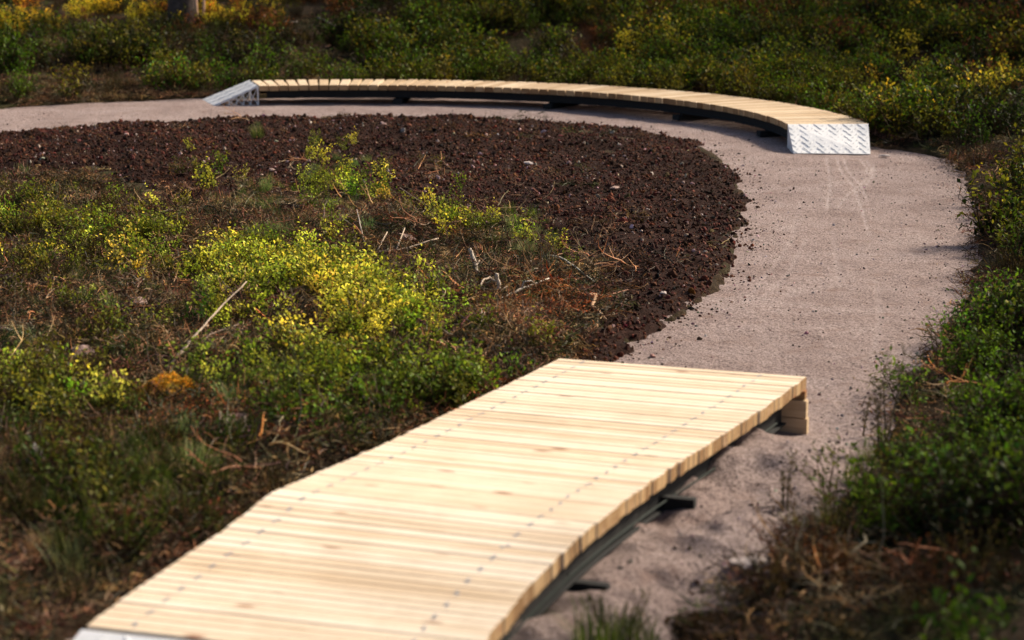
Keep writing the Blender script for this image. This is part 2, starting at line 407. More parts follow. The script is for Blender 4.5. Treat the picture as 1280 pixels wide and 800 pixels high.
for i in range(NP):
    s0 = i * pitch + .0008; s1 = (i + 1) * pitch - .0044
    a0, a1, b0, b1 = interp(Ls, s1), interp(Rs, s1), interp(Ls, s0), interp(Rs, s0)
    j0 = (b1 - b0) / np.linalg.norm(b1 - b0) * random.uniform(-.0045, .0045); j1 = j0 + (b1 - b0) / 1.5 * random.uniform(-.004, .004)
    dz = np.array([0, 0, random.uniform(-.0015, .0015)])
    fr = .5 + .28 * (1 if i % 2 else -1)
    sc = [(.115 + random.uniform(-.0025, .0025), fr, .0098), (.83 + random.uniform(-.0025, .0025), fr, .0098)]
    plank(mb, a0 + j0 + dz, a1 + j1 + dz, b0 + j0 + dz, b1 + j1 + dz, TH, i, sc)
mb.build('deck', [MT['wood'], MT['screw'], MT['grain']], near)
ss = np.linspace(.12, arc[-1] - .02, 24)
def across(s, f): return interp(Ls, s) * (1 - f) + interp(Rs, s) * f
ibeams(near, [across(s, .08) for s in ss], [across(s, .925) for s in ss], TH, .19)
for f_ in (.955, .045):
    mb = MB(); pts = [across(s, f_) for s in ss[1:-1]]
    beam_along(mb, pts, .008, -TH - .135, -TH - .129); mb.build('edge_strip', MT['green_steel'], near)
for s in (1.95, 3.3, 4.7):
    mb = MB(); a = across(s, -.06); b = across(s, 1.045); z = .0
    mb.bar((a[0], a[1], z + .055), (b[0], b[1], z + .055), .13, .012)
    mb.bar((a[0], a[1], z + .1), (b[0], b[1], z + .1), .05, .075)
    for f in (.1, .9):
        c = across(s, f); mb.box((c[0], c[1], (z + c[2] - TH - .15) / 2), .07, .07, c[2] - TH - .15 - z, 0)
    mb.build('foot', MT['steel'], near)
hd = (Rs[0] - Ls[0]) / np.linalg.norm(Rs[0] - Ls[0]); fw = np.array([hd[1], -hd[0], 0])   # towards the camera
ang = math.atan2(hd[1], hd[0])
for k, (z0, z1, ex, off) in enumerate(((-.03, .098, .022, .055), (.105, .205, .016, .060), (.211, .259, .004, .045))):
    mb = MB(); a = Ls[0] - hd * ex; b = Rs[0] + hd * ex
    q = [a + fw * (off - .03), b + fw * (off - .03), b + fw * (off + .03), a + fw * (off + .03)]
    n0 = len(mb.f)
    mb.hexa([(p_[0], p_[1], z0) for p_ in q], [(p_[0], p_[1], z1) for p_ in q])
    for f in range(n0, len(mb.f)):
        mb.pc[f] = [((Vector(mb.v[i]) - Vector(a)).dot(Vector(hd)) + k * 3, mb.v[i][2] + k * 5, k * 2.0) for i in mb.f[f]]; mb.t[f] = .3
    mb.build('end_board', MT['grain'] if k == 2 else MT['wood2'], near)
def tread_ramp(root, tl, tr, bl, br, side, cols, rows, lattice=False, drop=.0):
    """tread-plate ramp: top left/right, bottom left/right corners"""
    tl, tr, bl, br = [Vector(q) for q in (tl, tr, bl, br)]
    up = (tr - tl).cross(tl - bl).normalized()
    if up.z < 0: up = -up
    o = Vector((0, 0, 0)); mb = MB(); t_ = .006
    mb.hexa([bl, br, tr, tl], [q + up * t_ for q in (bl, br, tr, tl)])
    for i in range(cols):
        for j in range(rows):
            fx = (i + .5) / cols; fy = (j + .5) / rows
            fx += .25 / cols * (1 if j % 2 else -1)
            c = bl.lerp(br, fx).lerp(tl.lerp(tr, fx), fy) + up * t_
            ax = (br - bl).normalized(); ay = (tl - bl).normalized(); sg = 1 if (i + j) % 2 else -1
            d = (ax * .9 + ay * 1.25 * sg).normalized(); e = up.cross(d); L = .5 * (br - bl).length / cols * 1.15; W = L * .2
            vs = [c - d * L, c - e * W, c + d * L, c + e * W]; tp = [c + (q - c) * .55 + up * .005 for q in vs]
            mb.add(vs + tp, [(4, 5, 6, 7), (0, 1, 5, 4), (1, 2, 6, 5), (2, 3, 7, 6), (3, 0, 4, 7)], 1)
    mb.build('tread_plate', [MT['plate'], MT['plate_dark']], root)
    for (t, b_) in ((tl, bl), (tr, br)):
        mb = MB(); inw = ((tl + tr) / 2 - t).normalized() * .006
        if not lattice:
            g = Vector((t.x, t.y, b_.z - .02)); b2 = b_ + Vector((0, 0, -.02))
            dn = Vector((0, 0, -.001))
            mb.add([b2, g, t + dn, b_ + dn, b2 + inw, g + inw, t + inw + dn, b_ + inw + dn], [(0, 1, 2, 3), (7, 6, 5, 4), (0, 4, 5, 1), (1, 5, 6, 2), (3, 7, 4, 0)], 0)
            mb.build('side_plate', MT['plate'], root)
        else:
            g = Vector((t.x, t.y, b_.z - .0)); low = lambda f: b_.lerp(g, f); hi = lambda f: b_.lerp(t, f) - Vector((0, 0, .012))
            mb.bar(low(.1), low(1), .012, .012); mb.bar(low(1), hi(1), .02, .02)
            for f in (.35, .52, .68, .84): mb.bar(low(f), hi(f), .01, .01)
            for f0, f1 in ((.3, .5), (.45, .7), (.62, .86), (.8, 1)): mb.bar(low(f0), hi(f1), .008, .008); mb.bar(low(f1), hi(f0), .008, .008)
            mb.bar(b_ - Vector((0, 0, .01)), t - Vector((0, 0, .01)), .014, .02)
            mb.build('side_frame', MT['plate_dark'], root)
eL = interp(Ls, arc[-1]); eR = interp(Rs, arc[-1]); dv = (Ls[-1] - Ls[-2]); dv /= np.linalg.norm(dv)
rp = empty('metal_ramp', (float(eL[0]), float(eL[1]), 0)); tag(rp, 'galvanised tread plate ramp just showing at the bottom left corner of the wide boardwalk', 'ramp')
tread_ramp(rp, eL + dv * .012 - [0, 0, .006], eR + dv * .012 - [0, 0, .006], eL + dv * 1.1 - [0, 0, .29], eR + dv * 1.1 - [0, 0, .29], 1, 12, 10)

# --- far curved boardwalk
ZD = .30; T2 = .078
far = empty('wooden_boardwalk', (CX + RI, CY, 0))
tag(far, 'narrow curved boardwalk of short fanned planks in the distance beyond the soil', 'boardwalk')
mb = MB(); da = .151 / RI; A0 = R(2.2); A1 = R(104.8); n = int((A1 - A0) / da)
for i in range(n):
    a = A0 + (i + .5) * (A1 - A0) / n
    rd = np.array([math.cos(a), math.sin(a), 0]); tg = np.array([-math.sin(a), math.cos(a), 0]); hw = .0685
    j = random.uniform(-.01, .01); zz = ZD + random.uniform(-.002, .002)
    c0 = np.array([CX, CY, zz]) + rd * (RI + j); c1 = c0 + rd * (RO - RI)
    plank(mb, c0 - tg * hw, c1 - tg * hw, c0 + tg * hw, c1 + tg * hw, T2, i + 200, [(.14, .5, .009), (.86, .5, .009)], .005)
mb.build('deck', [MT['wood2'], MT['screw'], MT['grain']], far)
aa = np.linspace(A0 + .02, A1 - .02, 48)
ibeams(far, [(*pol(RI + .05, a), ZD) for a in aa], [(*pol(RO - .12, a), ZD) for a in aa], T2, .115)
for d_ in (14, 36, 60, 84):
    a = R(d_); mb = MB(); p0 = pol(RI - .05, a); p1 = pol(RO + .05, a)
    mb.bar((*p0, .05), (*p1, .05), .14, .07); mb.bar((*pol(RI + .05, a), .10), (*pol(RO - .1, a), .10), .06, .05)
    mb.build('foot', MT['steel'], far)
rp = empty('metal_ramp', (*pol(RI, A0), 0)); tag(rp, 'bright tread plate ramp with zigzag pattern at the right end of the curved boardwalk', 'ramp')
q = R(2.0)
b0 = at(992, 192, .006); b1 = at(1088, 193, .006)
tread_ramp(rp, (*pol(RI, q), ZD - .002), (*pol(RO, q), ZD - .002), b0, b1, 1, 11, 10)
rp = empty('metal_ramp', (*pol(RI, A1), 0)); tag(rp, 'grey green tread plate ramp with lattice side at the left end of the curved boardwalk', 'ramp')
q = A1 + .004
tread_ramp(rp, (*pol(RI, q), ZD - .002), (*pol(RO, q), ZD - .002), at(267.4, 132.2, .006), at(252.6, 124.7, .006), 1, 6, 9, True)

# ------------------------------------------------------------ plant prototypes
def leafq(mb, p, d, nrm, L, W, tone, m=0):
    d = d.normalized(); s_ = d.cross(nrm)
    s_ = s_.normalized() if s_.length > 1e-4 else d.orthogonal().normalized()
    up = s_.cross(d)
    mb.add([p, p + d * L * .5 + s_ * W / 2 + up * W * .12, p + d * L, p + d * L * .5 - s_ * W / 2 + up * W * .12], [(0, 1, 2), (0, 2, 3)], m, tone)
def rv(a=1): return Vector((random.uniform(-a, a), random.uniform(-a, a), random.uniform(-a, a)))
def bilberry(stems, h, spread, leaves, LL, seed, upright=1.0):
    random.seed(seed); mb = MB()
    for s_ in range(stems):
        a = random.uniform(0, 6.283); q = math.sqrt(random.random()) * spread
        p = Vector((q * math.cos(a) * .6, q * math.sin(a) * .6, -.01)); d = Vector((math.cos(a) * .35, math.sin(a) * .35, upright)).normalized()
        hh = h * random.uniform(.55, 1.1); n = 6; pts = [p.copy()]
        for k in range(n):
            d = (d + rv(.32)); d.z = max(d.z, .25); d.normalize(); p = p + d * hh / n; pts.append(p.copy())
        mb.tube(pts, [.0045 * (1 - .6 * k / n) for k in range(n + 1)], 3, 0, 2.5, False)
        for k in range(1, n + 1):
            for b in range(2):
                if random.random() < .2: continue
                sd_ = Vector((random.uniform(-1, 1), random.uniform(-1, 1), random.uniform(.2, 1))).normalized(); L = hh * random.uniform(.15, .33)
                q0 = pts[k]; q1 = q0 + sd_ * L
                mb.tube([q0, q1], [.002, .001], 3, 0, 2.4, False)
                nl = max(2, int(leaves / (stems * 9)))
                for l in range(nl):
                    f = (l + .6) / nl; ld = (sd_ * .6 + rv(.9)); leafq(mb, q0.lerp(q1, f), ld, Vector((0, 0, 1)) + rv(.7), LL * random.uniform(.6, 1.2), LL * .55, min(.999, max(0.001, random.random() ** 1.2 * .75 + .25 * k / n)))
    return mb
def grass(n, h, spread, seed, wd=.006, droop=.5):
    random.seed(seed); mb = MB()
    for i in range(n):
        a = random.uniform(0, 6.283); q = math.sqrt(random.random()) * spread; p = Vector((q * math.cos(a), q * math.sin(a), 0))
        b = random.uniform(0, 6.283); lean = Vector((math.cos(b), math.sin(b), 0)) * random.uniform(.1, droop) + Vector((math.cos(a), math.sin(a), 0)) * q / spread * .4
        L = h * random.uniform(.5, 1.1); s_ = lean.cross(Vector((0, 0, 1))).normalized() * wd / 2; t = random.random() * .95
        pr = []
        for k, f in enumerate((0, .4, .75, 1)): pr.append(p + Vector((0, 0, 1)) * L * (f - .35 * f * f * lean.length) + lean * L * f * f)
        w_ = (1, .85, .5, .05)
        mb.add([x + s_ * y * sg for x, y in zip(pr, w_) for sg in (-1, 1)], [(0, 1, 3, 2), (2, 3, 5, 4), (4, 5, 7, 6)], 0, t)
    return mb
def heather(stems, h, spread, seed, dense=24):
    random.seed(seed); mb = MB()
    for i in range(stems):
        a = random.uniform(0, 6.283); q = math.sqrt(random.random()) * spread; p = Vector((q * math.cos(a) * .5, q * math.sin(a) * .5, -.01))
        d = Vector((math.cos(a) * .7 * q / spread, math.sin(a) * .7 * q / spread, 1)).normalized(); hh = h * random.uniform(.6, 1.1); pts = [p.copy()]
        for k in range(4): d = (d + rv(.25)).normalized(); d.z = abs(d.z); p = p + d * hh / 4; pts.append(p.copy())
        mb.tube(pts, [.004, .0035, .003, .002, .001], 3, 0, 2.3, False)
        for k in range(dense):
            f = random.uniform(.25, 1) * 4; j = min(3, int(f)); c = pts[j].lerp(pts[j + 1], f - j)
            leafq(mb, c, d * .8 + rv(.8), rv(), random.uniform(.012, .03), .006, random.random() * .98)
    return mb
def litter(n, rad, seed, tl=.16):
    random.seed(seed); mb = MB()
    for i in range(n):
        a = random.uniform(0, 6.283); q = math.sqrt(random.random()) * rad; p = Vector((q * math.cos(a), q * math.sin(a), random.uniform(0, .035)))
        d = Vector((random.uniform(-1, 1), random.uniform(-1, 1), random.uniform(-.2, .4))).normalized(); L = tl * random.uniform(.3, 1.1)
        pts = [p]
        for k in range(3): d = (d + rv(.45)).normalized(); pts.append(pts[-1] + d * L / 3)
        for k, x in enumerate(pts): x.z = max(x.z, -.005)
        mb.tube(pts, [.0035, .003, .0025, .001], 3, 0, random.random() * .99, False)
    for i in range(n):
        a = random.uniform(0, 6.283); q = math.sqrt(random.random()) * rad
        leafq(mb, Vector((q * math.cos(a), q * math.sin(a), random.uniform(.0, .03))), rv(1), Vector((0, 0, 1)) + rv(.8), random.uniform(.015, .045), random.uniform(.008, .02), random.random() * .99)
    return mb
def clod(seed, sq=.7, sub=2):
    import bmesh
    random.seed(seed); bm = bmesh.new(); bmesh.ops.create_icosphere(bm, subdivisions=sub, radius=1)
    o = Vector((seed * 3.1, 0, 0)); from mathutils import noise as N
    for v in bm.verts:
        c = v.co.copy(); v.co = c * (1 + .45 * N.noise(c * 1.1 + o) + .3 * N.noise(c * 2.6 + o)); v.co.z *= sq; v.co.x *= 1.15
    return bm
PROTO = {}
def proto(key, me): PROTO.setdefault(key, []).append(me)
for s_ in range(5): proto('bil', bilberry(9, .30, .17, 205, .038, s_ + 1).mesh('bilberry', MT['leaf_i']))
for s_ in range(3): proto('spr', bilberry(6, .31, .13, 112, .039, s_ + 21, 1.3).mesh('sprig', MT['leaf_i']))
for s_ in range(3): proto('gra', grass(90, .24, .10, s_ + 41).mesh('grass', MT['leaf_i']))
for s_ in range(3): proto('hea', heather(26, .30, .16, s_ + 51).mesh('heather', MT['leaf_i']))
for s_ in range(4): proto('lit', litter(46, .26, s_ + 61).mesh('litter', MT['leaf_i']))
def twigs(n, rad, seed):
    random.seed(seed); mb = MB()
    for i in range(n):
        p = Vector((random.uniform(-rad, rad), random.uniform(-rad, rad), random.uniform(.0, .08))); d = Vector((random.uniform(-1, 1), random.uniform(-1, 1), random.uniform(-.1, .35))).normalized(); L = random.uniform(.12, .42); pts = [p]
        for k in range(6): d = (d + rv(.28)).normalized(); pts.append(pts[-1] + d * L / 6)
        for x in pts: x.z = max(x.z, .0)
        r0 = random.uniform(.003, .0065); t = random.random() * .98
        mb.tube(pts, [r0 * (1 - .12 * k) for k in range(7)], 5, 0, t, False)
        for k in (2, 4):
            if random.random() < .6: e = (d + rv(.9)).normalized(); mb.tube([pts[k], pts[k] + e * L * .15, pts[k] + (e + rv(.3)) * L * .3], [r0 * .6, r0 * .4, r0 * .2], 3, 0, t, False)
    return mb
for s_ in range(4): proto('lon', twigs(7, .2, s_ + 81).mesh('twigs', MT['leaf_i']))
for s_ in range(4):
    bm = clod(s_ + 1, .75, 2 if s_ < 2 else 1); me = bpy.data.meshes.new('clod'); bm.to_mesh(me); bm.free(); me.materials.append(MT['clod']); proto('clo', me)
OBJP = {}
for k, l in PROTO.items():
    OBJP[k] = []
    for i, me in enumerate(l):
        PROTO[k][i] = bpy.data.objects.new('proto', me)
        m2 = me.copy(); m2.materials.clear(); m2.materials.append(MT['leaf_o'] if k != 'clo' else MT['stone']); OBJP[k].append(m2)

def cover(name, XYZ, rot, scl, tint, var, keys):
    n = len(XYZ); me = bpy.data.meshes.new(name); me.vertices.add(n); me.vertices.foreach_set('co', np.asarray(XYZ, np.float32).ravel())
    for nm, ty, dat, f in (('rot', 'FLOAT_VECTOR', rot, 'vector'), ('scl', 'FLOAT_VECTOR', scl, 'vector'), ('var', 'INT', var, 'value')):
        a = me.attributes.new(nm, ty, 'POINT'); a.data.foreach_set(f, np.asarray(dat, np.int32 if ty == 'INT' else np.float32).ravel())
    a = me.attributes.new('tint', 'FLOAT_COLOR', 'POINT'); a.data.foreach_set('color', np.c_[tint, np.ones(n)].astype(np.float32).ravel())
    o = bpy.data.objects.new(name, me); C.objects.link(o)
    g = bpy.data.node_groups.new(name, 'GeometryNodeTree'); g.interface.new_socket('Geometry', in_out='INPUT', socket_type='NodeSocketGeometry'); g.interface.new_socket('Geometry', in_out='OUTPUT', socket_type='NodeSocketGeometry')
    gi = g.nodes.new('NodeGroupInput'); go = g.nodes.new('NodeGroupOutput'); jn = g.nodes.new('GeometryNodeJoinGeometry')
    def na(nm, ty): q = g.nodes.new('GeometryNodeInputNamedAttribute'); q.data_type = ty; q.inputs[0].default_value = nm; return q.outputs[0]
    r_, s_, v_ = na('rot', 'FLOAT_VECTOR'), na('scl', 'FLOAT_VECTOR'), na('var', 'INT')
    er = g.nodes.new('FunctionNodeEulerToRotation'); g.links.new(r_, er.inputs[0])
    for i, po in enumerate(keys):
        oi = g.nodes.new('GeometryNodeObjectInfo'); oi.inputs['Object'].default_value = po; oi.inputs['As Instance'].default_value = True
        cp = g.nodes.new('FunctionNodeCompare'); cp.data_type = 'INT'; cp.operation = 'EQUAL'; g.links.new(v_, cp.inputs[2]); cp.inputs[3].default_value = i
        ip = g.nodes.new('GeometryNodeInstanceOnPoints'); g.links.new(gi.outputs[0], ip.inputs['Points']); g.links.new(cp.outputs[0], ip.inputs['Selection'])
        g.links.new(oi.outputs['Geometry'], ip.inputs['Instance']); g.links.new(er.outputs[0], ip.inputs['Rotation']); g.links.new(s_, ip.inputs['Scale'])
        g.links.new(ip.outputs[0], jn.inputs[0])
    g.links.new(jn.outputs[0], go.inputs[0]); md = o.modifiers.new('scatter', 'NODES'); md.node_group = g
    return o

# ------------------------------------------------------------ scattering
def blob(U, V, l):
    o = np.zeros(U.shape)
    for u, v, a, b, k in l: o = np.maximum(o, k * np.exp(-(((U - u) / a) ** 2 + ((V - v) / b) ** 2) * 1.1))
    return o
def sample(n, r0, r1, th):
    """uniform on the ground within a fan"""
    r = np.sqrt(RNG.uniform(r0 ** 2, r1 ** 2, n)); t = RNG.uniform(-th, th, n); return r * np.sin(t), r * np.cos(t)
def deckd(x, y):      # clearance from both boardwalks, positive outside them
    foot = np.vstack([Ls[:, :2], Rs[::-1, :2]]); d1 = -sdf(x, y, foot)
    rr_ = np.hypot(x - CX, y - CY); a = np.degrees(np.arctan2(y - CY, x - CX))
    d2 = np.where((a > -10) & (a < 120), np.maximum(RI - rr_, rr_ - RO), 5); return np.minimum(d1, d2)
def tints(base, n, j=.22):
    base = np.asarray(base, float); t = base * (1 + RNG.normal(0, j, (n, 1))) * (1 + RNG.normal(0, j * .4, (n, 3))); return np.clip(t, .003, .9)
GREEN = (.064, .115, .007); VIV = (.085, .16, .010); DARK = (.014, .022, .004); OLV = (.125, .12, .010); YEL_LIT = (.62, .62, .075); RUST = (.15, .055, .018); BRN = (.07, .042, .02); STRAW = (.3, .2, .1); PALE = (.17, .21, .07)  # the strong yellow holds the bright patch's sunlight in the leaf colour
def zinfo(x, y):
    z = floor_h(x, y); U, V = proj(x, y, z); return z, U, V
def mk(name, x, y, z, s, tint, key, tilt=.12, squash=None):
    n = len(x); rot = np.c_[RNG.normal(0, tilt, (n, 2)), RNG.uniform(0, 6.28, n)]; scl = np.c_[s, s, s * (squash if squash is not None else 1)]
    return cover(name, np.c_[x, y, z], rot, scl, tint, RNG.integers(0, len(PROTO[key]), n), PROTO[key])

# -- bilberry, outer bank
x, y = sample(52000, 5.5, 58, .34); dl = -sdf(x, y, LOOP); z, U, V = zinfo(x, y)
nz = fbm(x, y, 1.3, 71); nz2 = fbm(x, y, 3.0, 75)
nz0 = fbm(x, y, .55, 77, 2)
den = sst(.12, .5, dl + nz * .15) * np.clip(.4 + .5 * nz + .75 * nz0, .02, 1)
den *= np.where(y > 44, .6, 1) * np.where((U > 880) & (V > 690), .15, 1) * (1 - .93 * blob(U, V, [(170, 100, 260, 14, 1), (-20, 118, 130, 22, 1), (60, 118, 120, 9, 1), (1225, 165, 70, 60, .6), (1180, 215, 40, 35, .4), (510, 15, 60, 20, .8), (228, 38, 30, 16, 1.07), (40, 30, 60, 12, .6), (460, 30, 60, 16, .7), (130, 30, 200, 10, .45), (270, 55, 130, 14, .7), (1250, 600, 20, 10, .4), (990, 700, 90, 70, .9)]))
den *= np.where((V > 440) & (V < 700) & (U > 900), np.clip(sst(.25, .75, dl + nz * .2) + .06, 0, 1), 1)
den *= 1 - .6 * blob(U, V, [(130, 18, 190, 13, 1), (320, 10, 45, 16, 1)])
k = RNG.random(len(x)) < den * np.where(y > 20, .72, 1.0); k &= deckd(x, y) > .16
x, y, z, U, V, nz, nz2, nz0 = [q[k] for q in (x, y, z, U, V, nz, nz2, nz0)]
n = len(x); T = tints(GREEN, n, .25)
def paint(T, w, col, j=.2):
    w = (RNG.random(len(w)) < w)[:, None]; return np.where(w, tints(col, len(T), j), T)
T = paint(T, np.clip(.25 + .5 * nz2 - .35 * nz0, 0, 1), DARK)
T = paint(T, np.clip(.16 - .4 * nz2 + .3 * nz0, 0, .65) * np.where(V < 330, 1, .5), OLV)
T = paint(T, blob(U, V, [(1190, 470, 110, 130, .8), (1240, 620, 90, 90, .4)]), VIV, .25)
T = paint(T, blob(U, V, [(1290, 360, 90, 40, .7), (1260, 190, 90, 90, .7), (1270, 720, 160, 70, .9), (240, 60, 240, 30, .75), (1250, 20, 200, 25, .7), (80, 70, 130, 25, .4)]), DARK)  # shadowed slope put into darker leaf tints
T = paint(T, blob(U, V, [(790, 75, 50, 14, .7), (900, 45, 50, 20, .35), (1170, 60, 60, 35, .3), (1245, 110, 50, 40, .2), (1150, 95, 30, 20, .3), (1255, 250, 25, 18, .35),  (700, 60, 60, 20, .25), (1120, 130, 60, 25, .12)]), (.42, .36, .025))
T = paint(T, blob(U, V, [(900, 15, 110, 22, .85), (740, 60, 30, 20, .6), (1250, 50, 40, 70, .6), (1060, 60, 50, 20, .4), (560, 10, 50, 12, .5), (170, 25, 90, 16, .5), (420, 20, 50, 18, .5), (300, 45, 60, 15, .5)]), RUST)
T = paint(T, blob(U, V, [(130, 22, 190, 15, .9), (320, 14, 45, 18, .9), (20, 36, 40, 14, .6)]), (.95, .68, .04))  # golden sunlight on this undergrowth put into yellow and orange tints
T = paint(T, blob(U, V, [(60, 12, 70, 12, .4), (190, 8, 30, 14, .5), (300, 20, 40, 12, .3)]), (.7, .26, .03))
s = RNG.uniform(.75, 1.2, n) * np.clip(.85 + .6 * nz0, .4, 1.5) * np.where(V > 350, .9, np.where((V < 70) & (U < 420), 1.0, np.where(V < 100, 1.45, 1.25)))
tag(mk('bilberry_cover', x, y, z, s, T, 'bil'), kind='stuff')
print('bank', n)
# -- heather, outer bank and interior
x, y = sample(30000, 5.5, 50, .34); z, U, V = zinfo(x, y); dl = -sdf(x, y, LOOP); dso = sdf(x, y, SAND); dsl = sdf(x, y, SOIL); nz = fbm(x, y, .9, 81)
den = np.where(dl > .15, .12 + blob(U, V, [(900, 15, 110, 22, .7), (1250, 60, 60, 70, .5), (300, 50, 150, 25, .6), (1000, 740, 200, 60, .35), (740, 60, 30, 20, .6), (1280, 350, 60, 60, .5)]), 0)
den = den + np.where((dl < 0) & (dso < -.05) & (dsl < .1), blob(U, V, [(60, 620, 110, 110, .8), (150, 700, 160, 60, .75), (300, 640, 90, 50, .5), (60, 400, 130, 60, .3), (420, 590, 120, 25, .5), (170, 560, 90, 60, .6), (50, 320, 80, 40, .4)]), 0)
k = (RNG.random(len(x)) < den * .55 * np.clip(1 + nz, 0, 1)) & (deckd(x, y) > .2)
x, y, z, U, V = [q[k] for q in (x, y, z, U, V)]; n = len(x)
T = tints((.055, .045, .014), n, .3); T = paint(T, blob(U, V, [(900, 15, 110, 22, .8), (1250, 50, 60, 70, .6), (1000, 740, 200, 60, .6), (740, 60, 30, 20, .8), (420, 590, 120, 25, .5)]), RUST); T = paint(T, blob(U, V, [(130, 620, 90, 60, .8), (170, 560, 60, 40, .6)]), (.07, .10, .014))
s = RNG.uniform(.6, 1.15, n) * np.where(dl[k] > 0, .9, .75)
tag(mk('heather_cover', x, y, z, s, T, 'hea'), kind='stuff')
# -- sprigs inside the loop
x, y = sample(60000, 6.5, 27, .33); z, U, V = zinfo(x, y); z = np.maximum(z, soil_h(x, y)); dl = -sdf(x, y, LOOP); dso = sdf(x, y, SAND); nz = fbm(x, y, .45, 91)
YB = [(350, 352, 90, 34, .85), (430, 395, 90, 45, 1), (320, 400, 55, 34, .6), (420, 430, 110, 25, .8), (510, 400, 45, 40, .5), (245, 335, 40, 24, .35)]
GB = [(470, 495, 150, 30, .7), (600, 462, 60, 22, .6), (400, 500, 100, 30, .65), (370, 520, 50, 22, .7), (560, 470, 60, 20, .5)]
OB = [(40, 290, 75, 34, .6), (110, 310, 55, 26, .3), (35, 510, 70, 32, .8), (80, 540, 80, 30, .4), (205, 310, 45, 22, .7), (150, 440, 50, 20, .2), (265, 222, 24, 20, .10), (420, 252, 50, 18, .22), (485, 268, 40, 14, .16), (410, 200, 24, 10, .05), (560, 285, 50, 16, .12), (680, 315, 40, 14, .08), (110, 620, 70, 50, .45), (200, 600, 70, 60, .4), (100, 350, 100, 40, .14), (200, 370, 120, 60, .08)]
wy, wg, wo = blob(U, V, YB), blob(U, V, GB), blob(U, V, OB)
den = np.clip(np.maximum(np.maximum(wy, wg * .95), wo), 0, 1) * np.clip(.42 + 1.1 * nz + .25 * wy, 0, 1) * (1 - .9 * blob(U, V, [(228, 442, 28, 22, 1), (262, 405, 22, 18, .9), (205, 470, 60, 14, .9), (205, 505, 50, 18, 1)]))
k = (RNG.random(len(x)) < den * .8) & (dl < 0) & (dso < -.1) & (deckd(x, y) > .14)
x, y, z, U, V, wy, wg, wo = [q[k] for q in (x, y, z, U, V, wy, wg, wo)]; n = len(x)
T = tints((.19, .24, .022), n, .3); T = paint(T, .22 + .42 * wy - wg * .7, YEL_LIT, .28); T = paint(T, np.clip(wg * 1.1 - wy * .5, 0, .9), (.125, .175, .018)); T = paint(T, np.where(V > 530, .93, 0), (.05, .078, .010)); T = paint(T, np.where(U < 150, .45, 0), (.11, .11, .014))  # foreground shade is put into the darker sprig tint low in view
s = RNG.uniform(.4, 1.0, n) * np.where(V < 280, .9, 1)
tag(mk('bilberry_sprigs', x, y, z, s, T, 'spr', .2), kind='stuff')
print('sprigs', n)
# -- litter of twigs and dead leaves
x, y = sample(42000, 5.5, 40, .34); z, U, V = zinfo(x, y); dl = -sdf(x, y, LOOP); dso = sdf(x, y, SAND); dsl = sdf(x, y, SOIL); z = np.maximum(z, soil_h(x, y))
den = np.where((dl < 0) & (dso < -.12), np.where(dsl < .1, .9, .004 + blob(U, V, [(480, 300, 150, 28, .6), (300, 272, 110, 24, .4), (700, 370, 60, 50, .5)])), 0) + np.where(dl > .05, np.where(dl < .5, .35, .12) + blob(U, V, [(1000, 740, 200, 70, .8), (100, 115, 200, 14, .8)]), 0)
k = (RNG.random(len(x)) < den) & (deckd(x, y) > .1)
x, y, z, U, V = [q[k] for q in (x, y, z, U, V)]; n = len(x)
T = tints((.135, .083, .048), n, .4); T = paint(T, .28 + blob(U, V, [(60, 400, 120, 60, .3), (290, 470, 130, 40, .4), (600, 400, 120, 40, .35), (470, 370, 80, 30, .4)]), (.30, .2, .12)); T = paint(T, blob(U, V, [(680, 380, 70, 20, .5), (560, 500, 90, 20, .4), (300, 530, 120, 30, .3)]), (.34, .13, .055)); T = paint(T, np.full(n, .15), (.05, .06, .02))
tag(mk('twig_litter', x, y, z + .01, RNG.uniform(.6, 1.1, n), T, 'lit', .2), kind='stuff')
print('litter', n)
x, y = sample(24000, 6, 30, .33); z, U, V = zinfo(x, y); dso = sdf(x, y, SAND); dl = -sdf(x, y, LOOP); z = np.maximum(z, soil_h(x, y))
wg = blob(U, V, [(560, 350, 170, 70, .4), (480, 290, 120, 30, .4), (300, 480, 130, 40, .35), (60, 430, 110, 60, .25), (300, 270, 110, 20, .2), (330, 560, 110, 40, .35), (620, 410, 90, 30, .4), (120, 720, 140, 60, .2)]) + np.where((dl > .1), .03 + blob(U, V, [(1000, 740, 180, 60, .4), (100, 112, 220, 14, .5)]), 0)
k = (RNG.random(len(x)) < wg * .45) & (dso < -.1) & (deckd(x, y) > .25); x, y, z, U, V = [q[k] for q in (x, y, z, U, V)]; n = len(x)
T = tints((.17, .115, .075), n, .4); T = paint(T, np.full(n, .35) + blob(U, V, [(560, 350, 150, 70, .3)]), (.42, .32, .22)); T = paint(T, blob(U, V, [(690, 385, 70, 25, .6)]), (.4, .17, .07))
tag(mk('dead_twigs', x, y, z + .01, RNG.uniform(.5, 1.1, n), T, 'lon', .12), kind='stuff')
print('twigs', n)
# -- grass
x, y = sample(40000, 6, 30, .33); z, U, V = zinfo(x, y); dl = -sdf(x, y, LOOP); dso = sdf(x, y, SAND); z = np.maximum(z, soil_h(x, y))
wg = blob(U, V, [(640, 297, 35, 12, .8), (655, 318, 35, 16, .6), (580, 340, 25, 8, .6), (330, 262, 60, 18, .4), (420, 240, 50, 20, .3), (350, 295, 60, 10, .5), (180, 600, 90, 60, .5), (110, 650, 90, 60, .45), (100, 350, 100, 40, .25), (60, 470, 60, 30, .25), (300, 300, 60, 14, .3), (400, 275, 50, 14, .3), (240, 640, 60, 40, .3), (60, 280, 60, 30, .2), (400, 490, 120, 30, .3), (320, 172, 18, 6, .2), (760, 770, 80, 50, .5), (1050, 640, 60, 60, .3), (470, 350, 60, 20, .15)])
k = (RNG.random(len(x)) < wg * .8) & (dso < .02) & (deckd(x, y) > .15)
